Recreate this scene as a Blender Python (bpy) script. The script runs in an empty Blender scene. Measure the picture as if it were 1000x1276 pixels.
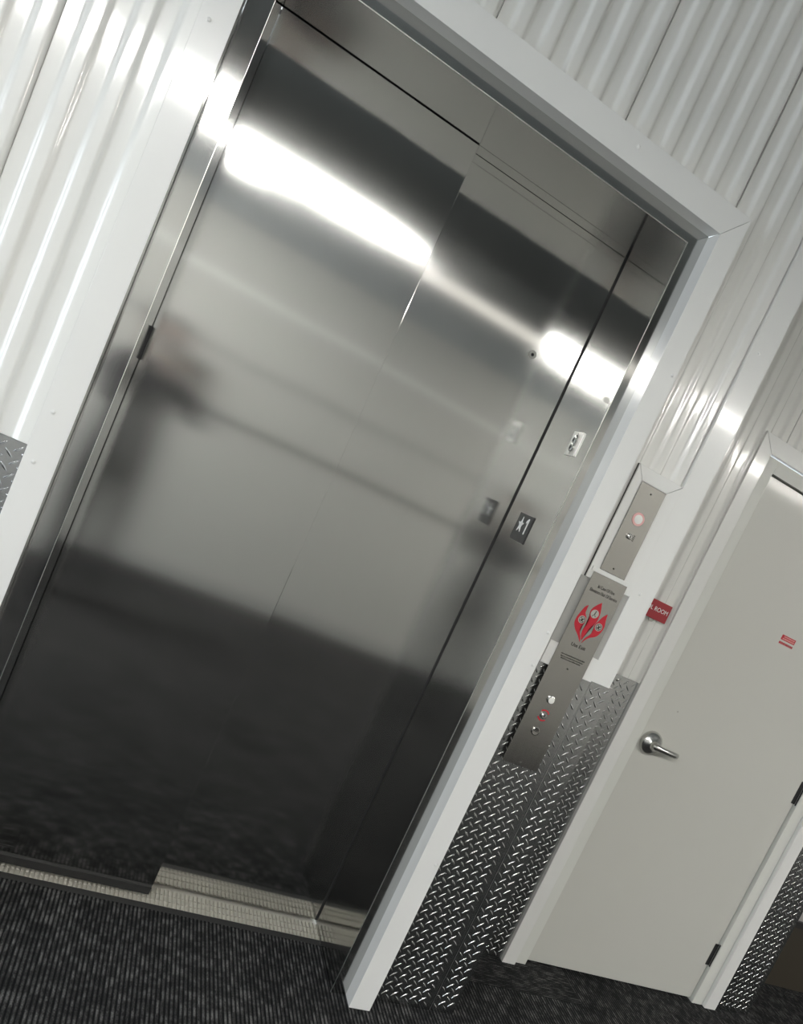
import bpy, bmesh, math, random
from mathutils import Vector, Matrix
random.seed(7)
C = bpy.context.scene.collection
PI = math.pi

# ------------------------------------------------------------------ materials
def mat(name):
    m = bpy.data.materials.new(name); m.use_nodes = True
    nt = m.node_tree
    return m, nt, nt.nodes['Principled BSDF']

def N(nt, kind, **kw):
    n = nt.nodes.new(kind)
    for k, v in kw.items():
        if k in n.inputs: n.inputs[k].default_value = v
        else: setattr(n, k, v)
    return n

def plain(name, col, rough=.5, metal=0., spec=.5, coat=0., bump=0., bscale=60., var=0.):
    m, nt, b = mat(name)
    b.inputs['Roughness'].default_value = rough
    b.inputs['Metallic'].default_value = metal
    b.inputs['Specular IOR Level'].default_value = spec
    b.inputs['Coat Weight'].default_value = coat
    b.inputs['Coat Roughness'].default_value = .08
    tc = N(nt, 'ShaderNodeTexCoord')
    no = N(nt, 'ShaderNodeTexNoise', Scale=bscale, Detail=3.)
    nt.links.new(tc.outputs['Object'], no.inputs['Vector'])
    mx = N(nt, 'ShaderNodeMix', data_type='RGBA')
    mx.inputs[6].default_value = (*[c*(1-var) for c in col], 1)
    mx.inputs[7].default_value = (*[min(1, c*(1+var)) for c in col], 1)
    nt.links.new(no.outputs['Fac'], mx.inputs[0])
    nt.links.new(mx.outputs[2], b.inputs['Base Color'])
    if bump:
        bp = N(nt, 'ShaderNodeBump', Strength=bump, Distance=.001)
        nt.links.new(no.outputs['Fac'], bp.inputs['Height'])
        nt.links.new(bp.outputs['Normal'], b.inputs['Normal'])
    return m

def steel(name, col, rough, aniso, wave=.0, grain=.0):
    """brushed stainless: grain runs vertically, so highlights smear sideways (tangent = U)"""
    m, nt, b = mat(name)
    b.inputs['Metallic'].default_value = 1
    b.inputs['Anisotropic'].default_value = aniso
    tg = N(nt, 'ShaderNodeTangent', direction_type='UV_MAP', uv_map='UVMap')
    nt.links.new(tg.outputs[0], b.inputs['Tangent'])
    tc = N(nt, 'ShaderNodeTexCoord')
    mp = N(nt, 'ShaderNodeMapping'); mp.inputs['Scale'].default_value = (900, 900, 6)
    nt.links.new(tc.outputs['Object'], mp.inputs[0])
    no = N(nt, 'ShaderNodeTexNoise', Scale=1., Detail=2.)
    nt.links.new(mp.outputs[0], no.inputs['Vector'])
    rr = N(nt, 'ShaderNodeMapRange'); rr.inputs[3].default_value = rough*.85; rr.inputs[4].default_value = rough*1.15
    nt.links.new(no.outputs['Fac'], rr.inputs[0]); nt.links.new(rr.outputs[0], b.inputs['Roughness'])
    mx = N(nt, 'ShaderNodeMix', data_type='RGBA')
    mx.inputs[6].default_value = (*[c*.97 for c in col], 1); mx.inputs[7].default_value = (*[c*1.03 for c in col], 1)
    nt.links.new(no.outputs['Fac'], mx.inputs[0]); nt.links.new(mx.outputs[2], b.inputs['Base Color'])
    if wave:
        n2 = N(nt, 'ShaderNodeTexNoise', Scale=1.6, Detail=1.)
        nt.links.new(tc.outputs['Object'], n2.inputs['Vector'])
        bp = N(nt, 'ShaderNodeBump', Strength=wave, Distance=.01)
        nt.links.new(n2.outputs['Fac'], bp.inputs['Height']); nt.links.new(bp.outputs['Normal'], b.inputs['Normal'])
    return m

M = {}
M['steel'] = steel('brushed_stainless', (.60, .60, .585), .10, .78, wave=.12)
M['steel_dim'] = steel('brushed_stainless_frame', (.57, .57, .555), .09, .5, wave=.05)
M['plate_steel'] = steel('station_plate_steel', (.46, .45, .425), .22, .5)
M['chrome'] = plain('satin_chrome', (.62, .62, .60), .24, 1.)
M['edge'] = plain('polished_edge', (.80, .80, .77), .34, 1.)
M['white_metal'] = plain('white_painted_corrugated_metal', (.80, .80, .77), .22, spec=.5, coat=.9, bump=.05, bscale=25)
M['white_trim'] = plain('white_painted_trim', (.80, .805, .785), .24, spec=.5, coat=.9, bump=.04, bscale=18)
M['door_paint'] = plain('grey_door_paint', (.59, .59, .55), .36, coat=.3, bump=.05, bscale=300)
M['door_frame'] = plain('grey_white_frame_paint', (.68, .69, .65), .35)
M['diamond'] = plain('aluminium_tread_plate', (.53, .54, .54), .23, 1., bump=.1, bscale=90, var=.06)
M['sill'] = plain('sill_aluminium', (.55, .53, .47), .55, .35)
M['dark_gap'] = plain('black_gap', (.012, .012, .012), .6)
M['black_rubber'] = plain('black_rubber', (.02, .02, .021), .5)
M['threshold'] = plain('dark_threshold', (.016, .016, .016), .7, bump=.2, bscale=200)
M['black_sign'] = plain('black_sign_plastic', (.035, .035, .032), .45)
M['white_sign'] = plain('white_sign_letters', (.92, .92, .90), .5)
M['red_sign'] = plain('red_sign_plastic', (.36, .012, .022), .4)
M['red_print'] = plain('red_print', (.50, .010, .028), .5)
M['pink_ring'] = plain('pale_pink_ring', (.75, .42, .40), .4)
M['dark_print'] = plain('dark_print', (.035, .034, .03), .6)
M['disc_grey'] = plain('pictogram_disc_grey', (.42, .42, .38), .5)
M['button_white'] = plain('milky_button_lens', (.80, .80, .76), .25)
M['strip_grey'] = plain('grey_strip_paint', (.42, .42, .40), .5)
M['ceiling'] = plain('dark_ceiling_deck', (.36, .385, .39), .8)
M['opp_wall'] = plain('off_white_hall_wall', (.45, .45, .43), .45, var=.05, bscale=2)
M['brown'] = plain('dark_brown_base', (.045, .038, .028), .5)
M['dark_void'] = plain('dark_hall_paint', (.34, .36, .37), .7)
M['grey_box'] = plain('grey_cabinet', (.12, .12, .13), .5)

def emit(name, col, s):
    m = bpy.data.materials.new(name); m.use_nodes = True; nt = m.node_tree
    nt.nodes.clear()
    e = N(nt, 'ShaderNodeEmission', Color=(*col, 1), Strength=s); o = N(nt, 'ShaderNodeOutputMaterial')
    nt.links.new(e.outputs[0], o.inputs[0]); return m
M['tube'] = emit('lamp_diffuser', (1., .985, .95), 50.)
M['tube_warm'] = emit('warm_lamp_diffuser', (1., .97, .91), 60.)
M['tube_dim'] = emit('dim_lamp_diffuser', (1., .98, .93), 24.)
M['streak_glow'] = emit('added_streak_glow', (1., .96, .88), 1.1)  # weak glow for the strip added over the middle
M['rail_grey'] = plain('grey_rail', (.36, .36, .35), .5)
M['rail_dark'] = plain('dark_rail', (.16, .155, .15), .5)

def carpet():
    m, nt, b = mat('charcoal_carpet_tiles'); L = nt.links.new
    b.inputs['Roughness'].default_value = .95; b.inputs['Specular IOR Level'].default_value = .04
    tc = N(nt, 'ShaderNodeTexCoord'); sep = N(nt, 'ShaderNodeSeparateXYZ'); L(tc.outputs['Object'], sep.inputs[0])
    def mth(op, a, c=None, d=None):
        n = N(nt, 'ShaderNodeMath', operation=op)
        for i, v in enumerate((a, c, d)):
            if v is None: continue
            if isinstance(v, (int, float)): n.inputs[i].default_value = v
            else: L(v, n.inputs[i])
        return n.outputs[0]
    T = .5
    xs = mth('DIVIDE', mth('ADD', sep.outputs[0], .45), T); ys = mth('DIVIDE', mth('ADD', sep.outputs[1], .27), T)
    fx, fy = mth('FLOOR', xs), mth('FLOOR', ys)
    par = mth('FLOORED_MODULO', mth('ADD', fx, mth('MULTIPLY', fy, 3.)), 7.)
    par = mth('LESS_THAN', mth('ABSOLUTE', mth('SUBTRACT', par, 5.)), .5)
    # u runs across the ribs, v along them; every other tile is turned a quarter
    def pick(a, c):
        mx = N(nt, 'ShaderNodeMix', data_type='FLOAT'); L(par, mx.inputs[0]); L(a, mx.inputs[2]); L(c, mx.inputs[3]); return mx.outputs[0]
    u = pick(sep.outputs[0], sep.outputs[1]); v = pick(sep.outputs[1], sep.outputs[0])
    rib = mth('SINE', mth('MULTIPLY', u, 2*PI/.0118))
    cell = N(nt, 'ShaderNodeCombineXYZ')
    L(mth('FLOOR', mth('DIVIDE', u, .0118)), cell.inputs[0]); L(mth('MULTIPLY', v, 16.), cell.inputs[1])
    n1 = N(nt, 'ShaderNodeTexNoise', Scale=1.0, Detail=2.); L(cell.outputs[0], n1.inputs['Vector'])
    blk = N(nt, 'ShaderNodeCombineXYZ'); L(mth('MULTIPLY', u, 9.), blk.inputs[0]); L(mth('MULTIPLY', v, 5.), blk.inputs[1]); L(mth('ADD', fx, mth('MULTIPLY', fy, 7.3)), blk.inputs[2])
    n2 = N(nt, 'ShaderNodeTexVoronoi', Scale=1.); L(blk.outputs[0], n2.inputs['Vector'])
    n3 = N(nt, 'ShaderNodeTexNoise', Scale=330., Detail=3.); L(tc.outputs['Object'], n3.inputs['Vector'])
    amt = N(nt, 'ShaderNodeMapRange'); L(n2.outputs['Color'], amt.inputs[0]); amt.inputs[3].default_value = .4; amt.inputs[4].default_value = 1.
    d = N(nt, 'ShaderNodeMapRange'); L(n1.outputs['Fac'], d.inputs[0]); d.inputs[1].default_value = .46; d.inputs[2].default_value = .62
    up = mth('MULTIPLY', mth('ADD', mth('MULTIPLY', rib, .5), .5), mth('ADD', mth('MULTIPLY', d.outputs[0], .75), .25))
    f = mth('MULTIPLY', mth('MULTIPLY', up, amt.outputs[0]), mth('POWER', mth('MULTIPLY', n3.outputs['Fac'], 1.9), 3.))
    mx = N(nt, 'ShaderNodeMix', data_type='RGBA'); mx.inputs[6].default_value = (.009, .0093, .0102, 1); mx.inputs[7].default_value = (.20, .20, .197, 1)
    L(f, mx.inputs[0]); L(mx.outputs[2], b.inputs['Base Color'])
    h = mth('ADD', mth('MULTIPLY', rib, .5), mth('MULTIPLY', n3.outputs['Fac'], 1.3))
    bp = N(nt, 'ShaderNodeBump', Strength=.7, Distance=.003); L(h, bp.inputs['Height']); L(bp.outputs['Normal'], b.inputs['Normal'])
    return m
M['carpet'] = carpet()

# ------------------------------------------------------------------ geometry helpers
def bx(bm, x0, x1, y0, y1, z0, z1):
    vs = [bm.verts.new((x, y, z)) for x in (x0, x1) for y in (y0, y1) for z in (z0, z1)]
    for f in ((0,1,3,2),(4,6,7,5),(0,4,5,1),(2,3,7,6),(0,2,6,4),(1,5,7,3)):
        bm.faces.new([vs[i] for i in f])

def prism(bm, pts, a0, a1, axis='Y'):
    """polygon extruded along an axis. pts: (x,z) for Y, (y,z) for X, (x,y) for Z"""
    def P(p, a): return {'Y': (p[0], a, p[1]), 'X': (a, p[0], p[1]), 'Z': (p[0], p[1], a)}[axis]
    A = [bm.verts.new(P(p, a0)) for p in pts]; B = [bm.verts.new(P(p, a1)) for p in pts]
    n = len(pts)
    fs = [bm.faces.new(A), bm.faces.new(B[::-1])]
    for i in range(n): fs.append(bm.faces.new([A[i], B[i], B[(i+1) % n], A[(i+1) % n]]))
    return fs

def disc(bm, c, r, a0, a1, axis='Y', seg=32, r1=None):
    r1 = r if r1 is None else r1
    def P(t, rr, a):
        p = (c[0]+rr*math.cos(t), c[1]+rr*math.sin(t))
        return {'Y': (p[0], a, p[1]), 'X': (a, p[0], p[1]), 'Z': (p[0], p[1], a)}[axis]
    A = [bm.verts.new(P(2*PI*i/seg, r, a0)) for i in range(seg)]; B = [bm.verts.new(P(2*PI*i/seg, r1, a1)) for i in range(seg)]
    bm.faces.new(A); bm.faces.new(B[::-1])
    for i in range(seg): bm.faces.new([A[i], B[i], B[(i+1) % seg], A[(i+1) % seg]])

def ring(bm, c, ro, ri, a0, a1, axis='Y', seg=40):
    def P(t, rr, a):
        p = (c[0]+rr*math.cos(t), c[1]+rr*math.sin(t))
        return {'Y': (p[0], a, p[1]), 'X': (a, p[0], p[1]), 'Z': (p[0], p[1], a)}[axis]
    L = [[bm.verts.new(P(2*PI*i/seg, r, a)) for i in range(seg)] for r, a in ((ro, a0), (ro, a1), (ri, a1), (ri, a0))]
    for k in range(4):
        for i in range(seg):
            bm.faces.new([L[k][i], L[(k+1) % 4][i], L[(k+1) % 4][(i+1) % seg], L[k][(i+1) % seg]])

def lathe(bm, c, prof, axis='Y', seg=40):
    """prof: (radius, position along axis)"""
    def P(t, rr, a):
        p = (c[0]+rr*math.cos(t), c[1]+rr*math.sin(t))
        return {'Y': (p[0], a, p[1]), 'X': (a, p[0], p[1]), 'Z': (p[0], p[1], a)}[axis]
    L = [[bm.verts.new(P(2*PI*i/seg, r, a)) for i in range(seg)] for r, a in prof]
    for k in range(len(L)-1):
        for i in range(seg):
            bm.faces.new([L[k][i], L[k+1][i], L[k+1][(i+1) % seg], L[k][(i+1) % seg]])
    bm.faces.new(L[0]); bm.faces.new(L[-1][::-1])

def uvs(bm):
    uv = bm.loops.layers.uv.new('UVMap')
    for f in bm.faces:
        n = f.normal; a = max(range(3), key=lambda i: abs(n[i]))
        for l in f.loops:
            c = l.vert.co
            l[uv].uv = {0: (c.y, c.z), 1: (c.x, c.z), 2: (c.x, c.y)}[a]

def obj(name, bm, m, parent=None, bevel=0., smooth=False, ang=35):
    bmesh.ops.recalc_face_normals(bm, faces=bm.faces[:])
    bm.normal_update(); uvs(bm)
    me = bpy.data.meshes.new(name)
    o = bpy.data.objects.new(name, me); C.objects.link(o)
    if parent is not None and parent.type == 'EMPTY':
        off = Vector(parent.location); bmesh.ops.translate(bm, verts=bm.verts[:], vec=-off)
    bm.to_mesh(me); bm.free()
    me.materials.append(m)
    if parent is not None: o.parent = parent
    if smooth:
        for p in me.polygons: p.use_smooth = True
        me.set_sharp_from_angle(angle=math.radians(ang))
    if bevel:
        md = o.modifiers.new('bevel', 'BEVEL'); md.width = bevel; md.segments = 2; md.limit_method = 'ANGLE'; md.angle_limit = math.radians(40)
    return o

def child(name, bm, m, root, parent, **k):
    """sub-part: parent is a mesh part of root; its mesh uses the root's local frame"""
    o = obj(name, bm, m, root, **k); o.parent = parent; return o

def box(name, x0, x1, y0, y1, z0, z1, m, parent=None, **k):
    bm = bmesh.new(); bx(bm, x0, x1, y0, y1, z0, z1); return obj(name, bm, m, parent, **k)

def tag(o, label, cat, group=None):
    o['label'] = label; o['category'] = cat
    if group: o['group'] = group
    return o
def struct(o): o['kind'] = 'structure'; return o
def thing(name, loc, label, cat, group=None):
    o = bpy.data.objects.new(name, None); o.location = loc; o.empty_display_size = .1; C.objects.link(o)
    return tag(o, label, cat, group)
def sroot(name, loc):
    o = bpy.data.objects.new(name, None); o.location = loc; o.empty_display_size = .1; C.objects.link(o)
    return struct(o)

def text_bm(s, size, ext, fit=None, align='LEFT', bold=0.):
    """text mesh in the XY plane, baseline at 0; fit = total width"""
    cu = bpy.data.curves.new('t', 'FONT'); cu.body = s; cu.size = size; cu.extrude = ext; cu.offset = bold
    cu.align_x = 'LEFT'; cu.resolution_u = 3
    o = bpy.data.objects.new('t', cu); C.objects.link(o)
    bpy.context.view_layer.update()
    me = bpy.data.meshes.new_from_object(o.evaluated_get(bpy.context.evaluated_depsgraph_get()))
    bpy.data.objects.remove(o); bpy.data.curves.remove(cu)
    bm = bmesh.new(); bm.from_mesh(me); bpy.data.meshes.remove(me)
    xs = [v.co.x for v in bm.verts]; w = max(xs)-min(xs); mn = min(xs)
    sx = (fit/w) if fit else 1.
    for v in bm.verts: v.co.x = (v.co.x-mn)*sx
    return bm
def text_Y(s, x0, x1, z, h, y, ext=.0004, bold=0.):
    """text facing -Y from x0 to x1, capital height h, baseline z"""
    bm = text_bm(s, h/.7, ext, fit=x1-x0, bold=bold*h)
    for v in bm.verts: v.co = Vector((x0+v.co.x, y-v.co.z, z+v.co.y))
    return bm

# ------------------------------------------------------------------ main dimensions (metres)
XL, XR, ZT = -1.120, 0.0, 2.438           # clear opening of the elevator
FW = .047                                  # face width of the steel frame
YL, YD = .331, .413                        # fast and slow door panel planes
XLEAD = -.555
CY = -.065                                 # front of the white casing
XTC = .397
XC = .421                                  # outside corner of the elevator wall
YW2 = .440                                 # plane of the recessed door wall
XE = 2.055                                 # end of the door wall
H = 3.9
ZP = 1.21                                  # top of the tread plate

# ------------------------------------------------------------------ corrugated walls
PITCH = .0774; SEAM0 = -.300
def prof_y(x):
    s = ((x-SEAM0) % (PITCH*5)) / PITCH
    t = (s % 1.0)
    D = .0095
    def sm(a): a = min(1, max(0, a)); return a*a*(3-2*a)
    return -D*(sm((t-.38)/.19) - sm((t-.86)/.14 if t > .80 else 0))
def corrugated(bm, x0, x1, z0, z1, y):
    n = max(2, int((x1-x0)/PITCH*18)); xs = [x0+(x1-x0)*i/n for i in range(n+1)]
    # exact seam grooves
    k0 = math.ceil((x0-SEAM0)/(PITCH*5)); 
    k = k0
    ins = []
    while SEAM0+k*PITCH*5 < x1:
        s = SEAM0+k*PITCH*5
        ins += [(s-.0012, 0), (s-.0008, .006), (s+.0008, .006), (s+.0012, 0)]; k += 1
    pts = [(x, prof_y(x)) for x in xs if all(abs(x-i[0]) > .0022 for i in ins)] + ins
    pts = sorted(p for p in pts if x0-1e-6 <= p[0] <= x1+1e-6)
    A = [bm.verts.new((x, y+d, z0)) for x, d in pts]; B = [bm.verts.new((x, y+d, z1)) for x, d in pts]
    for i in range(len(pts)-1): bm.faces.new([A[i], A[i+1], B[i+1], B[i]])
    # solid back
    A2 = [bm.verts.new((x, y+.02, z0)) for x in (x0, x1)]; B2 = [bm.verts.new((x, y+.02, z1)) for x in (x0, x1)]
    bm.faces.new([A2[0], B2[0], B2[1], A2[1]])
    bm.faces.new([A[0], B[0], B2[0], A2[0]]); bm.faces.new([A[-1], A2[1], B2[1], B[-1]])

bm = bmesh.new()
corrugated(bm, -5.0, XL-FW-.03, ZP, H, 0)
corrugated(bm, XL-FW-.03, .08, ZT+FW+.03, H, 0)
corrugated(bm, .08, XTC-.005, ZP, H, 0); bx(bm, XTC-.012, XTC-.0045, -.001, YW2+.02, ZP, H)
bx(bm, -5.0, XL-FW-.005, .004, .02, 0, ZP)
bx(bm, .052, XC-.006, .004, .02, 0, ZP)
bx(bm, XC-.02, XC-.004, .012, YW2+.02, 0, ZP)           # return to the recessed wall
struct(obj('wall_front', bm, M['white_metal'], smooth=True, ang=60))

bm = bmesh.new()
corrugated(bm, XTC-.006, .80, ZP, H, YW2)
corrugated(bm, .80, 1.80, 2.20, H, YW2)
corrugated(bm, 1.80, XE-.004, ZP, H, YW2)
bx(bm, XC-.004, .80, YW2+.004, YW2+.02, 0, ZP); bx(bm, 1.80, XE-.004, YW2+.004, YW2+.02, 0, ZP)
bx(bm, XE-.02, XE-.004, YW2+.012, .83, 0, H)
struct(obj('wall_recess', bm, M['white_metal'], smooth=True, ang=60))

# wall beyond the end of the door wall
struct(box('wall_far', XE-.02, 6.0, .83, .95, 0, H, M['rail_grey']))
struct(box('baseboard_far', XE-.02, 6.0, .815, .83, .0, .335, M['brown']))
struct(box('trim_far', XE-.02, 6.0, .808, .83, .335, .368, M['black_rubber']))

# ------------------------------------------------------------------ floor, ceiling, hall around
YO = -4.40
bm = bmesh.new(); bx(bm, -5.0, 6.0, -7.0, .255, -.03, 0); bx(bm, XC-.006, 6.0, .255, .95, -.03, 0)
struct(obj('floor', bm, M['carpet']))
struct(box('ceiling', -5.0, 6.0, -7.0, .95, H, H+.1, M['ceiling']))
bm = bmesh.new()
bx(bm, -5.0, 6.0, YO-.1, YO, 0, 2.95)
struct(obj('wall_opposite', bm, M['opp_wall']))
struct(box('wall_rear', -5.0, 6.0, -7.1, -7.0, 0, H, M['dark_void']))
struct(box('wall_right', 6.0, 6.1, -7.1, .95, 0, H, M['opp_wall']))
bm = bmesh.new()
bx(bm, -5.1, -5.0, YO, 0, 2.4, H); bx(bm, -5.1, -5.0, -7.1, -3.6, 0, 2.4); bx(bm, -5.1, -5.0, -.5, .3, 0, 2.4); bx(bm, -5.1, -5.0, -7.1, YO, 2.4, H)
struct(obj('wall_left', bm, M['opp_wall']))
w = sroot('window_1', (-5.05, -2.05, 0))
bm = bmesh.new()
for y in (-3.6, -2.58, -1.56, -.55): bx(bm, -5.09, -5.02, y, y+.05, 0, 2.4)
bx(bm, -5.09, -5.02, -3.6, -.5, 2.35, 2.4); bx(bm, -5.09, -5.02, -3.6, -.5, 0, .08)
obj('window_frame', bm, M['grey_box'], w)

# rails and trim on the opposite wall that show as streaks in the doors
bm = bmesh.new(); bx(bm, -5, 6, YO, YO+.012, 1.275, 1.315)
struct(obj('trim_1', bm, M['rail_dark'], bevel=.002))
struct(box('trim_8', -5, 6, YO, YO+.012, 1.70, 1.76, M['rail_grey'], bevel=.002))
struct(box('trim_2', -5, 6, YO, YO+.02, 2.16, 2.20, M['white_trim'], bevel=.004))
struct(box('baseboard_opposite', -5, 6, YO, YO+.012, 0, .10, M['rail_grey']))

# ------------------------------------------------------------------ elevator entrance
ev = thing('elevator_entrance', ((XL+XR)/2, YL, 0), 'large brushed stainless steel elevator entrance with two sliding door panels', 'elevator')
D0 = .40
bm = bmesh.new()   # face frame, front plane y=0, returned into the wall
bx(bm, XL-FW-.002, XL, 0, .004, 0, ZT+FW)
bx(bm, XR, XR+FW+.0024, 0, .004, 0, ZT+FW)
bx(bm, XL, XR, 0, .004, ZT, ZT+FW+.0006)
obj('face_frame', bm, M['steel_dim'], ev)
bm = bmesh.new()
bx(bm, XL-.004, XL, .004, YL-.03, 0, ZT); obj('jamb_return', bm, M['steel_dim'], ev)
bm = bmesh.new(); bx(bm, XR, XR+.004, .004, YD+.004, 0, ZT+.0); obj('jamb_return', bm, M['steel_dim'], ev)
bm = bmesh.new(); bx(bm, XL, XR, .004, YL+.002, ZT, ZT+.004); bx(bm, XLEAD-.2, XR, YL+.005, YD-.004, ZT, ZT+.004)
obj('header_soffit', bm, M['steel_dim'], ev)
bm = bmesh.new()   # rounded bright arris along the frame opening
for (x0, x1, z0, z1) in ((XL-.0008, XL+.0003, 0, ZT), (XR-.0006, XR+.0012, 0, ZT+.001), (XL, XR, ZT-.0006, ZT+.0014)):
    bx(bm, x0, x1, -.0012, .0012, z0, z1)
obj('frame_edge', bm, M['edge'], ev)
bm = bmesh.new(); bx(bm, XL-.25, XR+.02, YD+.0302, YD+.06, -.02, ZT+.12); bx(bm, XL-.3, XR+.02, YL-.02, YD+.05, ZT+.006, ZT+.12)
bx(bm, XL-.30, XL-.10, .02, YD+.05, 0, ZT+.1)
obj('shaft_cavity', bm, M['dark_gap'], ev)

def panel(x0, x1, y, z0, z1, side):
    bm = bmesh.new(); bx(bm, x0, x1, y, y+.03, z0, z1)
    p = obj('door_panel', bm, M['steel'], ev, bevel=.0012); return p
pl = panel(XL-.06, XLEAD, YL, .007, ZT-.002, 0)
bm = bmesh.new(); bx(bm, XL-.06, XLEAD-.0005, YL-.0003, YL+.004, .005, .029); child('added_dark_strip', bm, M['threshold'], ev, pl)  # dark strip added to hide the sill's reflection at the panel foot
pl['label'] = 'nearer sliding door panel on the left'
pr = panel(XLEAD-.10, XR-.004, YD, .004, ZT+.01, 1)
pr['label'] = 'set back sliding door panel on the right'
bm = bmesh.new(); ring(bm, (-.145, 2.034), .0125, .0055, YD-.003, YD, seg=24)
k = child('keyhole_ring', bm, M['disc_grey'], ev, pr)
bm = bmesh.new(); disc(bm, (-.145, 2.034), .0056, YD-.0012, YD-.0002, seg=20); child('keyhole', bm, M['dark_gap'], ev, pr)
bm = bmesh.new(); bx(bm, XR-.0045, XR, YD-.0008, YD+.02, .003, ZT); obj('painted_gap', bm, M['dark_gap'], ev)  # black strip that paints the gap between panel and jamb dark
bm = bmesh.new(); bx(bm, XL, XL+.006, .285, .318, 1.489, 1.579); obj('rubber_bumper', bm, M['black_rubber'], ev)
# sill with ribs across, groove between the two tracks
bm = bmesh.new()
bx(bm, XL-.05, XR+.003, .289, YD+.03, -.02, -.006)
yr = [(.289, .315), (.3215, .352), (.3585, .395)]
for a, b_ in yr:
    x = XL-.05
    while x < XR+.001:
        bx(bm, x, x+.0072, a, b_, -.012, .001); x += .0130
obj('sill', bm, M['sill'], ev)
box('sill_nosing', XL-.05, XR, .255, .2885, -.03, -.0005, M['threshold'], ev)
box('sill_pit', XL-.06, XR+.44, .25, .60, -.05, -.031, M['dark_gap'], ev)

# white casing around the entrance : three mitred lengths standing proud of the wall
def casing(name, poly, y0=CY, y1=.012):
    bm = bmesh.new(); prism(bm, poly, y0, y1); return struct(obj(name, bm, M['white_trim'], bevel=.0006))
g = .0009
xi, xo = XR+FW+.003, XR+FW+.071
li, lo = XL-FW-.003, XL-FW-.069
zi, zo = ZT+FW, ZT+FW+.080
tr = casing('trim_3', [(xi, 0.), (xo, 0.), (xo, zo-g), (xi, zi-g)])
tl = casing('trim_4', [(li, 0.), (li, zi-g), (lo, zo-g), (lo, 0.)])
tt = casing('trim_5', [(li, zi+g*.2), (xi, zi+g*.2), (xo, zo+g), (lo, zo+g)])
def screw(parent, x, z, y, r=.0042, m='white_trim'):
    bm = bmesh.new(); lathe(bm, (x, z), [(r*1.5, y+.0005), (r*1.5, y-.0008), (r, y-.001), (r, y-.003), (r*.5, y-.0042)], seg=14)
    o = obj('screw', bm, M[m], None, smooth=True); o.parent = parent; return o
for x, z in ((-1.214, 1.306), (-1.214, 1.186), (-1.214, 2.2), (-1.214, .3)): screw(tl, x, z, CY)
for x, z in ((.106, .517), (.106, 1.297), (.106, 1.192), (.106, 2.1)): screw(tr, x, z, CY)
for x, z in ((-.259, 2.534), (-.9, 2.534)): screw(tt, x, z, CY)

# outside corner trim
XT0 = .318
bm = bmesh.new(); bx(bm, XT0, XC-.016+.0, -.017, -.0125, ZP-.002, H); bx(bm, XC-.0205, XC-.0155, -.0125, YW2-.03, ZP-.002, H)
bx(bm, XT0, XT0+.004, -.0125, 0, ZP-.002, H)

bm.free(); bm = bmesh.new()
bx(bm, XT0, XTC, -.017, -.0125, ZP-.002, H); bx(bm, XT0, XT0+.003, -.0125, 0, ZP-.002, H)
bx(bm, XTC-.004, XTC, -.0125, .0, ZP-.002, H)
ct = struct(obj('trim_6', bm, M['white_trim'], bevel=.001))
screw(ct, .347, 1.512, -.017); screw(ct, .347, 2.3, -.017)

# ------------------------------------------------------------------ tread plate wainscot
def tread(bm, x, z, ang, y, nrm=(0, -1, 0), ln=.0272, wd=.0066, ht=.0024):
    c, s = math.cos(ang), math.sin(ang)
    def P(a, b_, h):
        u, v = a*c-b_*s, a*s+b_*c
        return (x+u, y-h, z+v)
    o = [(-.5, 0), (-.3, .36), (0, .5), (.3, .36), (.5, 0), (.3, -.36), (0, -.5), (-.3, -.36)]
    A = [bm.verts.new(P(a*ln, b_*wd, 0)) for a, b_ in o]
    B = [bm.verts.new(P(a*ln*.78, b_*wd*.5, ht*.8)) for a, b_ in o]
    for i in range(8): bm.faces.new([A[i], A[(i+1) % 8], B[(i+1) % 8], B[i]])
    t_ = [bm.verts.new(P(q*ln, 0, ht)) for q in (-.3, 0, .3)]
    for f in ((0,1,t_[0]),(1,2,t_[1],t_[0]),(2,3,t_[2],t_[1]),(3,4,t_[2]),(4,5,t_[2]),(5,6,t_[1],t_[2]),(6,7,t_[0],t_[1]),(7,0,t_[0])):
        bm.faces.new([B[q] if isinstance(q, int) else q for q in f])
def plate_mesh(x0, x1, z0, z1, y, ph=0.):
    bm = bmesh.new(); bx(bm, x0, x1, y, y+.003, z0, z1)
    P = .0330; m = .013
    i0 = int(math.floor(x0/P))-1
    for i in range(i0, int(x1/P)+2):
        for j in range(0, int(z1/P)+2):
            for off, a in ((0, PI/4), (.5, -PI/4)):
                x = (i+off)*P+ph; z = (j+off)*P+.004
                if x0+m*.75 < x < x1-m*.75 and z0+m < z < z1-m: tread(bm, x, z, a, y)
    return bm
def plate(name, x0, x1, y, label, ph=0.):
    o = obj(name, plate_mesh(x0, x1, .003, ZP-.001, y, ph), M['diamond'], smooth=True, ang=75)
    return tag(o, label, 'wall panel', 'tread plate panels along the foot of the walls')
p1 = plate('tread_plate_panel', -1.95, -1.2, -.003, 'bright tread plate at the left edge of the photo beside the white casing')
p2 = plate('tread_plate_panel', xo+.001, .336, -.003, 'tread plate panel directly below and behind the lower call station')
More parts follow.
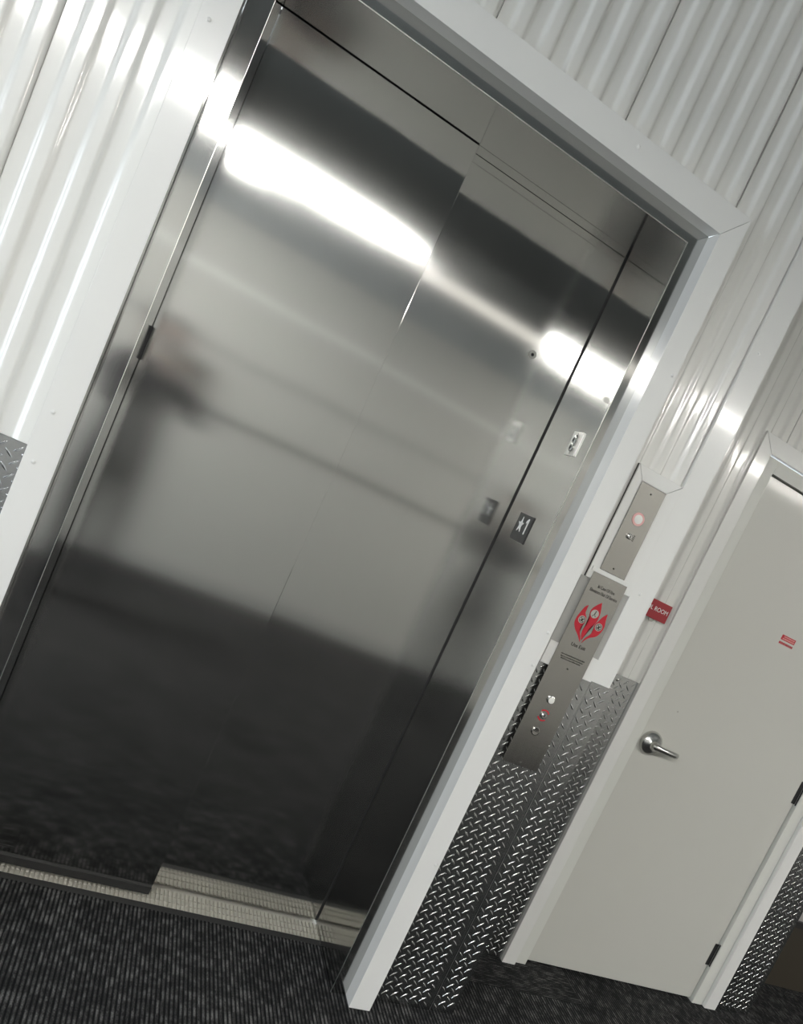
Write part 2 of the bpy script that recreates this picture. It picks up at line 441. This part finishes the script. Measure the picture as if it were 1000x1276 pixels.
# corner piece wraps round the outside corner
cp = obj('tread_plate_panel', plate_mesh(.3375, XC, .003, ZP-.001, -.003, .004), M['diamond'], smooth=True, ang=75)
tag(cp, 'narrow tread plate corner strip under the end of the white corner trim', 'wall panel', 'tread plate panels along the foot of the walls')
bm = bmesh.new(); prism(bm, [(XC-.003, -.003), (XC+.0005, -.0015), (XC+.0005, YW2-.003), (XC-.003, YW2-.003)], .003, ZP-.001, 'Z')
obj('return_flange', bm, M['diamond'], None).parent = cp
p3 = plate('tread_plate_panel', XC+.0008, .752, YW2-.003, 'darker tread plate strip between the outside corner and the grey door', .01)
p4 = plate('tread_plate_panel', 1.858, XE, YW2-.003, 'tread plate panel to the right of the grey door', .006)
def pscrew(par, x, z, y):
    bm = bmesh.new(); lathe(bm, (x, z), [(.006, y+.0003), (.0055, y-.0018), (.003, y-.003)], seg=14)
    o = obj('screw', bm, M['chrome'], None, smooth=True); o.parent = par
pscrew(p3, .664, 1.19, YW2-.003); pscrew(p4, 1.95, 1.19, YW2-.003); pscrew(p1, -1.5, 1.18, -.003)

# ------------------------------------------------------------------ grey service door
dr = sroot('door_1', (1.30, YW2, 0))
YS, YK = .462, .420
fi0, fi1, fo0, fo1 = .812, 1.790, .754, 1.852
zfi, zfo = 2.170, 2.232
gg = .0008
XD0, XD1, ZD = .872, 1.727, 2.112
def cas(poly): 
    bm = bmesh.new(); prism(bm, poly, YK, YW2+.03); o = obj('door_casing', bm, M['white_trim'], dr, bevel=.0015); return o
c1 = cas([(fo0, 0), (fi0, 0), (fi0, zfi-gg), (fo0, zfo-gg)])
c2 = cas([(fi1, 0), (fo1, 0), (fo1, zfo-gg), (fi1, zfi-gg)])
c3 = cas([(fi0, zfi+gg*.3), (fi1, zfi+gg*.3), (fo1, zfo+gg), (fo0, zfo+gg)])
bm = bmesh.new()
bx(bm, fi0+.001, XD0-.0035, YK+.022, YS+.04, 0, ZD+.055); bx(bm, XD1+.0035, fi1-.001, YK+.022, YS+.04, 0, ZD+.055); bx(bm, XD0-.0035, XD1+.0035, YK+.022, YS+.04, ZD+.005, ZD+.055)
obj('door_frame', bm, M['door_frame'], dr, bevel=.001)
bm = bmesh.new(); bx(bm, XD0-.03, XD1+.03, YS+.045, YS+.06, 0, ZD+.05); obj('door_backing', bm, M['dark_gap'], dr)
sl = box('door_slab', XD0, XD1, YS, YS+.044, .012, ZD, M['door_paint'], dr, bevel=.0015)
for z in (.235, 1.043, 1.86):
    bm = bmesh.new()
    disc(bm, (XD1+.010, YS-.010), .0085, z-.055, z+.055, 'Z', 20)
    bx(bm, XD1-.016, XD1+.030, YS-.0035, YS+.001, z-.052, z+.052)
    obj('hinge', bm, M['black_rubber'], dr, smooth=True)
# lever handle : rose, neck, lever with a return
hx, hz = .934, 1.011
bm = bmesh.new()
lathe(bm, (hx, hz), [(.049, YS), (.049, YS-.005), (.047, YS-.012), (.041, YS-.020), (.030, YS-.027), (.019, YS-.032), (.0155, YS-.037), (.0145, YS-.050), (.016, YS-.058)])
lh = obj('lever_handle', bm, M['chrome'], dr, smooth=True)
def sweep(bm, pts, seg=14):
    """pts: (x,y,z, half_y, half_z) rings for a lever running roughly along x"""
    R = []
    for x, y, z, a, b_ in pts:
        R.append([bm.verts.new((x, y+a*math.cos(2*PI*i/seg), z+b_*math.sin(2*PI*i/seg))) for i in range(seg)])
    for k in range(len(R)-1):
        for i in range(seg): bm.faces.new([R[k][i], R[k+1][i], R[k+1][(i+1) % seg], R[k][(i+1) % seg]])
    bm.faces.new(R[0]); bm.faces.new(R[-1][::-1])
bm = bmesh.new(); yy = YS-.050
sweep(bm, [(hx-.016, yy, hz, .006, .007), (hx-.010, yy, hz, .011, .013), (hx+.004, yy-.001, hz, .012, .0135), (hx+.022, yy-.003, hz-.001, .011, .0125), (hx+.045, yy-.003, hz-.002, .009, .0115), (hx+.075, yy+.001, hz-.004, .008, .012), (hx+.105, yy+.009, hz-.006, .0075, .0125), (hx+.122, yy+.016, hz-.007, .006, .0105), (hx+.129, yy+.019, hz-.007, .002, .004)])
child('lever', bm, M['chrome'], dr, lh, smooth=True)
bm = bmesh.new(); disc(bm, (.983, 1.164), .0035, YS-.0015, YS, seg=14, r1=.0035); obj('door_stud', bm, M['disc_grey'], dr)

# sticker on the door
st = thing('warning_sticker', (1.30, YS-.001, 1.594), 'small red two line sticker at eye height on the grey door', 'sticker')
box('red_label', 1.262, 1.335, YS-.001, YS-.0003, 1.593, 1.6135, M['red_print'], st)
bm = bmesh.new()
for r in range(2):
    x = 1.270+.004*r
    while x < 1.328:
        wd = .003+.004*random.random(); bx(bm, x, min(x+wd, 1.331), YS-.0016, YS-.001, 1.5965+.0085*r, 1.6015+.0085*r); x += wd+.0028
obj('label_print', bm, M['pink_ring'], st)
bm = bmesh.new(); x = 1.261
while x < 1.331:
    wd = .003+.004*random.random(); bx(bm, x, x+wd, YS-.001, YS-.0003, 1.5755, 1.585); x += wd+.0018
obj('red_print', bm, M['red_print'], st)

# red room sign on the recessed wall
sg = thing('room_sign', (.64, .42, 1.485), 'dark red sign reading ROOM, part hidden by the outside corner', 'sign')
box('sign_board', .546, .727, .4165, .421, 1.449, 1.518, M['red_sign'], sg, bevel=.001)
obj('sign_text', text_Y('CONTROL ROOM', .556, .719, 1.479, .0165, .4158, bold=.0), M['white_sign'], sg)
bm = bmesh.new(); disc(bm, (.672, 1.447), .011, .424, .431, seg=20); obj('ridge_shade_disc', bm, M['disc_grey'], sg)  # grey disc painting the ridge shading below the sign

# ------------------------------------------------------------------ floor number plate on the right jamb (x = 0, facing -X)
fp = thing('floor_number_plate', (-.002, .218, 1.535), 'black plate with white star and figure 1 on the right steel jamb', 'sign')
bm = bmesh.new(); bx(bm, -.0028, -.0002, .1535, .2855, 1.4905, 1.5785); obj('plate', bm, M['black_sign'], fp, bevel=.0006)
bm = bmesh.new(); cx_, cz_ = .2385, 1.543
pts = []
for i in range(10):
    r = .0270 if i % 2 == 0 else .0108
    a = PI/2+i*PI/5; pts.append((cx_+r*.95*math.cos(a), cz_+r*math.sin(a)-.001))
prism(bm, pts, -.0042, -.0028, 'X'); obj('star', bm, M['white_sign'], fp)
bm = bmesh.new()
prism(bm, [(.1795, 1.518), (.1875, 1.518), (.1875, 1.5575), (.1985, 1.5515), (.1985, 1.5595), (.1860, 1.5685), (.1795, 1.5685)], -.0042, -.0028, 'X'); obj('numeral', bm, M['white_sign'], fp)
bm = bmesh.new()
bm.free()
for yy_ in (.236, .228, .190):
    bm = bmesh.new(); disc(bm, (yy_, 1.504), .0016, -.0038, -.0028, 'X', 8); obj('braille_dot', bm, M['black_sign'], fp)

# key switch plate on the jamb
ks = thing('key_switch_plate', (-.003, .117, 1.824), 'small pale steel key switch plate high on the right steel jamb', 'switch')
box('plate', -.0045, -.0002, .080, .155, 1.787, 1.862, M['edge'], ks, bevel=.0008)
for (yy_, zz_, rr_) in ((.119, 1.8365, .0145), (.119, 1.813, .0145)):
    bm = bmesh.new(); lathe(bm, (yy_, zz_), [(rr_, -.0045), (rr_, -.008), (rr_*.8, -.0095), (rr_*.4, -.0095), (rr_*.3, -.007)], 'X', 24)
    cyl = obj('lock_cylinder', bm, M['chrome'], ks, smooth=True)
    bm = bmesh.new(); disc(bm, (yy_+.002, zz_-.003), .005, -.0102, -.0093, 'X', 14); child('key_slot', bm, M['dark_gap'], ks, cyl)
for z in (1.794, 1.855):
    bm = bmesh.new(); disc(bm, (.1175, z), .0026, -.0056, -.0045, 'X', 12); obj('screw', bm, M['chrome'], ks)

# ------------------------------------------------------------------ call stations
YP = -.063
us = thing('call_station', (.21, -.06, 1.49), 'upper steel call panel with one round lit button and white surround', 'call panel', 'call panels beside the elevator')
bm = bmesh.new()
a0, a1, b0, b1 = .137, .297, .166, .2545
zt, zb, zi_ = 1.848, 1.492, 1.808
def sur(poly, root):
    bm = bmesh.new(); prism(bm, poly, -.0585, -.042); return obj('surround', bm, M['white_trim'], root, bevel=.001)
sur([(a0, zb), (b0, zb), (b0, zi_-.0008), (a0, zt-.0012)], us)
sur([(b1, zb), (a1, zb), (a1, zt-.0012), (b1, zi_-.0008)], us)
sur([(b0, zi_+.0004), (b1, zi_+.0004), (a1-.0008, zt), (a0+.0008, zt)], us)
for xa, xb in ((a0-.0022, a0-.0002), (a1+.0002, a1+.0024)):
    box('gap_shade_line', xa, xb, -.0535, -.0495, zb, zt, M['dark_gap'], us)  # dark strips painting the shadow in the gaps beside the surround
bm = bmesh.new(); bx(bm, .144, .274, -.0620, -.042, 1.5155, 1.5285); obj('surround_ledge', bm, M['white_trim'], us, bevel=.001)
box('plate', b0+.0005, b1-.0005, -.0625, -.058, 1.529, zi_-.001, M['plate_steel'], us, bevel=.0006)
Y1 = -.0625
bm = bmesh.new(); ring(bm, (.2070, 1.7055), .0195, .0135, Y1-.0025, Y1+.001, seg=48); cb = obj('call_button', bm, M['pink_ring'], us)
bm = bmesh.new(); lathe(bm, (.2070, 1.7055), [(.0137, Y1), (.0135, Y1-.003), (.010, Y1-.0045)], seg=32); child('button_lens', bm, M['button_white'], us, cb, smooth=True)
bm = bmesh.new(); lathe(bm, (.2055, 1.650), [(.0085, Y1), (.0085, Y1-.006), (.006, Y1-.008), (.003, Y1-.008)], seg=24); kc = obj('key_cylinder', bm, M['chrome'], us, smooth=True)
bm = bmesh.new(); bx(bm, .2043, .2067, Y1-.0086, Y1-.0078, 1.646, 1.654); child('key_slot', bm, M['dark_gap'], us, kc)
bm = bmesh.new(); 
for i in range(4): bx(bm, .2175, .2225, Y1-.0006, Y1+.0005, 1.6415+i*.005, 1.6438+i*.005)
obj('key_legend', bm, M['dark_print'], us)
for x, z in ((.2085, 1.785), (.2055, 1.546)):
    bm = bmesh.new(); disc(bm, (x, z), .0026, Y1-.0008, Y1+.0005, seg=12); obj('screw', bm, M['dark_print'], us)

ls = thing('call_station', (.207, YP, .895), 'long lower steel call panel with red flame emblem, text and three round controls', 'call panel', 'call panels beside the elevator')
PX0, PX1, PZ0, PZ1 = .1465, .2665, .895, 1.5155
box('plate', PX0, PX1, YP-.0015, YP+.0015, PZ0, PZ1, M['plate_steel'], ls, bevel=.0005)
box('back_box', PX0+.036, PX1-.012, YP+.0015, -.0505, PZ0+.03, 1.485, M['dark_gap'], ls)
def stub(x0, x1):
    bm = bmesh.new(); bx(bm, x0, x1, -.0600, -.0505, 1.211, 1.283); return obj('surround', bm, M['white_trim'], ls, bevel=.001)
stub(.1195, .1520); stub(.2625, .3000)
bm = bmesh.new(); bx(bm, .3005, .3170, -.055, -.0175, 1.2095, 1.2835); bm.free()
box('added_grey_sheet', .1185, .2985, -.0555, -.0535, 1.2835, 1.4915, M['strip_grey'], ls)  # added grey sheet, darkens the wall strips beside the lower plate
YQ = YP-.0019
fl = [[(0.18,1.42),(0.171,1.41),(0.165,1.39),(0.161,1.372),(0.163,1.355),(0.174,1.34),(0.191,1.326),(0.208,1.309),(0.201,1.325),(0.190,1.343),(0.189,1.356),(0.194,1.368),(0.192,1.382),(0.181,1.397)],
[(0.215,1.442),(0.202,1.429),(0.192,1.413),(0.193,1.397),(0.199,1.382),(0.199,1.367),(0.195,1.345),(0.201,1.325),(0.207,1.317),(0.211,1.337),(0.216,1.363),(0.227,1.385),(0.227,1.402),(0.224,1.418)],
[(0.247,1.418),(0.237,1.406),(0.23,1.39),(0.223,1.374),(0.226,1.358),(0.224,1.343),(0.213,1.327),(0.2085,1.309),(0.216,1.322),(0.226,1.333),(0.243,1.343),(0.253,1.36),(0.256,1.379),(0.251,1.398)]]
# smoothed outlines of the three tongues of fire
def smooth_poly(P, tips):
    out = []
    n = len(P)
    for i in range(n):
        p0, p1, p2, p3 = P[i-1], P[i], P[(i+1) % n], P[(i+2) % n]
        if i in tips: p0 = p1
        if (i+1) % n in tips: p3 = p2
        for k in range(4):
            t = k/4; t2 = t*t; t3 = t2*t
            out.append(tuple(.5*((2*p1[j])+(-p0[j]+p2[j])*t+(2*p0[j]-5*p1[j]+4*p2[j]-p3[j])*t2+(-p0[j]+3*p1[j]-3*p2[j]+p3[j])*t3) for j in (0, 1)))
    return out
for k, P in enumerate(fl):
    cxm = (.178, .2085, .238)[k]; Q = [(cxm+(x-cxm)*(.97, .94, .97)[k]-(.0014, 0, -.0010)[k], z) for x, z in smooth_poly(P, (0, (7, 8, 7)[k]))]; bm = bmesh.new()
    f = prism(bm, Q, YQ-.0002*k, YP-.0013)
    bmesh.ops.triangulate(bm, faces=[q for q in bm.faces if len(q.verts) > 4])
    em = obj('flame_tongue', bm, M['red_print'], ls)
    c, r = ((.1795, 1.3735), .0118), None
    c = ((.1790, 1.3735), (.2085, 1.4035), (.2390, 1.3725))[k]; r = (.0118, .0130, .0120)[k]
    bm = bmesh.new(); disc(bm, c, r, YQ-.0009, YP-.001, seg=28); ds = child('pictogram_disc', bm, M['disc_grey'], ls, em)
    bm = bmesh.new()
    y0, y1 = YQ-.0013, YQ-.0008
    if k == 1:      # running figure
        disc(bm, (c[0]+.001, c[1]+.0075), .0021, y0, y1, seg=10)
        prism(bm, [(c[0]-.0012, c[1]+.005), (c[0]+.002, c[1]+.005), (c[0]+.0015, c[1]-.002), (c[0]-.0018, c[1]-.002)], y0, y1)
        prism(bm, [(c[0]-.0015, c[1]-.0018), (c[0]+.0005, c[1]-.0018), (c[0]-.005, c[1]-.009), (c[0]-.0068, c[1]-.008)], y0, y1)
        prism(bm, [(c[0]+.0002, c[1]-.002), (c[0]+.002, c[1]-.002), (c[0]+.0065, c[1]-.0075), (c[0]+.0045, c[1]-.0085)], y0, y1)
    else:
        ring(bm, c, r*.80, r*.68, y0, y1, seg=24)
        for a in (.6, 2.2):
            dx, dz = math.cos(a)*r*.7, math.sin(a)*r*.7; nx, nz = -math.sin(a)*.0009, math.cos(a)*.0009
            prism(bm, [(c[0]-dx+nx, c[1]-dz+nz), (c[0]+dx+nx, c[1]+dz+nz), (c[0]+dx-nx, c[1]+dz-nz), (c[0]-dx-nx, c[1]-dz-nz)], y0, y1)
        prism(bm, [(c[0]-.003, c[1]-.005), (c[0]+.002, c[1]-.005), (c[0]+.004, c[1]+.004), (c[0]-.002, c[1]+.003)], y0, y1)
    child('pictogram', bm, M['dark_print'], ls, ds)
obj('text_line', text_Y('In Case Of Fire', .1800, .2380, 1.4765, .0095, YQ, bold=.012), M['dark_print'], ls)
obj('text_line', text_Y('Elevators Out Of Service', .1600, .2560, 1.4600, .0100, YQ, bold=.012), M['dark_print'], ls)
obj('text_line', text_Y('Use Exit', .1830, .2320, 1.2915, .0105, YQ, bold=.012), M['dark_print'], ls)
bm = bmesh.new()
for zl, xa, xb in ((1.2580, .166, .249), (1.2510, .168, .246), (1.2445, .171, .240)):
    x = xa
    while x < xb:
        wd = .0012+.0035*random.random(); bx(bm, x, min(x+wd, xb), YQ, YP-.0012, zl, zl+.0030+.0009*random.random()); x += wd+.0009
obj('small_print', bm, M['dark_print'], ls)
YB = YP-.0015
bm = bmesh.new(); lathe(bm, (.2025, 1.1180), [(.0125, YB), (.0125, YB-.004), (.0100, YB-.0055)], seg=32); bt = obj('push_button', bm, M['chrome'], ls, smooth=True)
bm = bmesh.new(); lathe(bm, (.2035, 1.1165), [(.0098, YB-.005), (.0092, YB-.0075), (.006, YB-.0085)], seg=28); child('button_lens', bm, M['button_white'], ls, bt, smooth=True)
bm = bmesh.new()
for a0_, a1_ in ((.15*PI, .75*PI), (1.15*PI, 1.75*PI)):
    n = 12
    for i in range(n):
        t0, t1 = a0_+(a1_-a0_)*i/n, a0_+(a1_-a0_)*(i+1)/n
        prism(bm, [(.2035+.0185*math.cos(t0), 1.0655+.0185*math.sin(t0)), (.2035+.0185*math.cos(t1), 1.0655+.0185*math.sin(t1)), (.2035+.0145*math.cos(t1), 1.0655+.0145*math.sin(t1)), (.2035+.0145*math.cos(t0), 1.0655+.0145*math.sin(t0))], YB-.0004, YB+.0005)
obj('ring_legend', bm, M['red_print'], ls)
bm = bmesh.new(); lathe(bm, (.2035, 1.0655), [(.0095, YB), (.0095, YB-.007), (.007, YB-.009), (.0035, YB-.009)], seg=24); kc = obj('key_cylinder', bm, M['chrome'], ls, smooth=True)
bm = bmesh.new(); bx(bm, .2023, .2047, YB-.0096, YB-.0088, 1.061, 1.070); child('key_slot', bm, M['dark_gap'], ls, kc)
bm = bmesh.new(); lathe(bm, (.2020, 1.0125), [(.0135, YB), (.0135, YB-.003), (.011, YB-.0045), (.004, YB-.004)], seg=32); ib = obj('indicator_jewel', bm, M['plate_steel'], ls, smooth=True)
bm = bmesh.new(); disc(bm, (.2020, 1.0125), .0016, YB-.0048, YB-.0038, seg=10); child('jewel_centre', bm, M['dark_gap'], ls, ib)
for x, z, m_ in ((.2055, 1.503, 'chrome'), (.2075, 1.2215, 'dark_print'), (.2040, .9075, 'chrome')):
    bm = bmesh.new(); disc(bm, (x, z), .0026, YB-.0008, YB+.0005, seg=12); obj('screw', bm, M[m_], ls)

# both stations scaled about the camera and pushed back along the line of sight
for r_, f_ in ((us, 1.0165), (ls, 1.0222)):
    r_.scale = (f_, 1, f_)
    r_.location = (r_.location.x*f_+.976*(f_-1), r_.location.y+(.040 if r_ is us else .0425), r_.location.z*f_-1.5365*(f_-1))

# ------------------------------------------------------------------ hanging strip lights (behind the camera, seen in the steel and the gloss paint)
def strip(x0, x1, y, z, wd, m, label, name='strip_light'):
    t = thing(name, ((x0+x1)/2, y, z), label, 'light', 'hanging strip lights')
    bm = bmesh.new(); prism(bm, [(y-wd/2, z+.02), (y+wd/2, z+.02), (y+wd*.32, z+.075), (y-wd*.32, z+.075)], x0, x1, 'X'); obj('housing', bm, M['white_trim'], t)
    bm = bmesh.new(); bx(bm, x0+.02, x1-.02, y-wd*.46, y+wd*.46, z, z+.0199); obj('diffuser', bm, m, t)
    for x in (x0+.3, x1-.3):
        bm = bmesh.new(); disc(bm, (x, y), .004, z+.07, H, 'Z', 8); obj('hanger_rod', bm, M['chrome'], t)
    return t
strip(-3.4, -.22, -2.80, 2.72, .14, M['tube'], 'hanging strip light nearest the elevator over the left of the corridor, mirrored in the door')
strip(-3.4, -1.12, -3.36, 2.72, .12, M['tube_dim'], 'shorter hanging strip light parallel behind the first, over the left of the corridor')
strip(-.18, 1.40, -3.12, 2.72, .34, M['streak_glow'], 'faint glowing strip added over the middle of the corridor for the soft streak in the door')  # added glowing strip, bridges the mirrored streak between the neighbouring lamps
strip(1.55, 5.6, -2.85, 2.72, .14, M['tube_warm'], 'hanging strip light over the right of the corridor')
struct(box('added_dark_band', -5, 6, YO, YO+.05, 2.60, 2.90, M['dark_void']))  # unseen dark band, added for the dark line under the mirrored lamps

# ------------------------------------------------------------------ the photographer, seen only as a soft dark reflection in the steel
M['jacket'] = plain('dark_jacket_cloth', (.035, .035, .04), .85, bump=.3, bscale=300)
M['trousers'] = plain('black_trouser_cloth', (.014, .014, .016), .85)
M['skin'] = plain('skin', (.26, .17, .13), .5)
M['hair'] = plain('dark_hair', (.018, .013, .010), .55)
M['shoe'] = plain('black_shoe', (.012, .012, .012), .4)
def photographer(px, py, yaw):
    root = thing('person', (px, py, 0), 'person in dark jacket and black trousers holding up a phone, mirrored in the doors', 'person')
    V = []; E_ = []; Rr = []
    def v(x, y, z, r, p=None):
        V.append((x, y, z)); Rr.append(r if isinstance(r, tuple) else (r, r))
        if p is not None: E_.append((p, len(V)-1))
        return len(V)-1
    pel = v(0, 0, .93, (.155, .115)); wa = v(0, .005, 1.10, (.140, .105), pel); ch = v(0, .0, 1.30, (.165, .115), wa); up = v(0, -.005, 1.42, (.13, .09), ch)
    nk = v(0, .005, 1.50, .055, up); hb = v(0, .02, 1.58, (.070, .080), nk); hm = v(0, .025, 1.655, (.078, .095), hb); ht = v(0, .015, 1.72, (.062, .075), hm)
    ns = v(0, .125, 1.632, .010, hm)
    for s_ in (-1, 1):
        v(s_*.082, .02, 1.640, .012, hm)
        hp = v(s_*.09, 0, .86, .092, pel); kn = v(s_*.105, .015, .48, .060, hp); an = v(s_*.11, -.01, .09, .042, kn)
        he = v(s_*.11, -.03, .045, .036, an); to = v(s_*.13, .15, .035, .034, an)
        sh = v(s_*.175, 0, 1.41, .062, up); el = v(s_*.225, .17, 1.22, .045, sh); wr = v(s_*.095, .345, 1.455, .028, el)
        pa = v(s_*.078, .385, 1.500, (.030, .017), wr)
        for k in range(4):
            fz = 1.490+.020*k
            a = v(s_*.074, .402, fz+.006, .0095, pa); b_ = v(s_*.060, .424, fz+.010, .0085, a); v(s_*(.038-.003*abs(k-1.5)), .428, fz+.012, .0075, b_)
        a = v(s_*.058, .375, 1.485, .011, pa); v(s_*.040, .392, 1.512, .009, a)
    me = bpy.data.meshes.new('b'); me.from_pydata(V, E_, []); o = bpy.data.objects.new('b', me); C.objects.link(o)
    sk = o.modifiers.new('s', 'SKIN'); sk.use_smooth_shade = True
    for i, d in enumerate(me.skin_vertices[0].data): d.radius = Rr[i]; d.use_root = (i == 0)
    ss = o.modifiers.new('d', 'SUBSURF'); ss.levels = ss.render_levels = 2
    bpy.context.view_layer.update()
    m2 = bpy.data.meshes.new_from_object(o.evaluated_get(bpy.context.evaluated_depsgraph_get()))
    bpy.data.objects.remove(o); bpy.data.meshes.remove(me)
    m2.name = 'body'; b = bpy.data.objects.new('body', m2); C.objects.link(b); b.parent = root
    for k in ('jacket', 'trousers', 'skin', 'shoe'): m2.materials.append(M[k])
    for p in m2.polygons:
        c = p.center; p.use_smooth = True
        if c.z > 1.49 and abs(c.x) < .16 and c.y < .2: p.material_index = 2
        elif c.y > .335 and c.z > 1.2: p.material_index = 2
        elif c.z < .085: p.material_index = 3
        elif c.z < .90: p.material_index = 1
    bm = bmesh.new(); bmesh.ops.create_uvsphere(bm, u_segments=28, v_segments=18, radius=1)
    for w_ in list(bm.verts):
        x, y, z = w_.co
        w_.co = Vector((x*.090, y*.108+.012, z*.098+1.665))
    bmesh.ops.delete(bm, geom=[q for q in bm.verts if q.co.z < 1.56 or (q.co.y > .055 and q.co.z < 1.705)], context='VERTS')
    uvs(bm); mh = bpy.data.meshes.new('hair'); bm.to_mesh(mh); bm.free(); mh.materials.append(M['hair'])
    for p in mh.polygons: p.use_smooth = True
    h_ = bpy.data.objects.new('hair', mh); C.objects.link(h_); h_.parent = root
    root.rotation_euler = (0, 0, yaw)
photographer(-1.19, -2.895, -math.atan2(.468, .875))
ph = thing('phone', (-.992, -2.503, 1.53), 'black phone held up in the hands of the person', 'phone')
bm = bmesh.new(); bx(bm, -.037, .037, -.004, .004, -.075, .075); o = obj('case', bm, M['black_rubber'], None, bevel=.006); o.parent = ph
bm = bmesh.new(); bx(bm, -.034, .034, -.0048, -.004, -.071, .071); o = obj('screen', bm, M['grey_box'], None); o.parent = ph
ph.rotation_euler = (0, -.44, -math.atan2(.468, .875))

# ------------------------------------------------------------------ daylight, world
wd_ = bpy.data.worlds.new('World'); bpy.context.scene.world = wd_; wd_.use_nodes = True
nt = wd_.node_tree; bg = nt.nodes['Background']
bg.inputs[0].default_value = (.84, .92, 1.0, 1); bg.inputs[1].default_value = 4.4
lt = bpy.data.lights.new('window_portal', 'AREA'); lt.shape = 'RECTANGLE'; lt.size = 3.1; lt.size_y = 2.4; lt.cycles.is_portal = True
lo_ = bpy.data.objects.new('window_portal', lt); C.objects.link(lo_); lo_.location = (-5.0, -2.05, 1.2)
lo_.rotation_euler = (PI/2, 0, -PI/2)

# ------------------------------------------------------------------ camera
F = Vector((0.46837338776203324, 0.8753761115447741, -0.11976240216807335))
R = Vector((0.8156942747854866, -0.3763337898433108, 0.43933555365386706))
U = Vector((-0.3395132099322427, 0.30346258741222454, 0.8903040145492903))
cd = bpy.data.cameras.new('camera'); co = bpy.data.objects.new('camera', cd); C.objects.link(co)
mw = Matrix.Identity(4)
for i in range(3): mw[i][0] = R[i]; mw[i][1] = U[i]; mw[i][2] = -F[i]
mw.translation = Vector((-0.9763148303735443, -2.473102938821894, 1.5364515341392946))
co.matrix_world = mw
cd.sensor_fit = 'HORIZONTAL'; cd.sensor_width = 36.; cd.lens = 1132.375/1000*36.
cd.shift_x = -238.123/1000; cd.shift_y = 214.856/1000
cd.clip_start = .05
sc = bpy.context.scene; sc.camera = co
sc.view_settings.view_transform = 'Standard'; sc.view_settings.look = 'None'; sc.view_settings.gamma = 1
sc.view_settings.exposure = 0.34
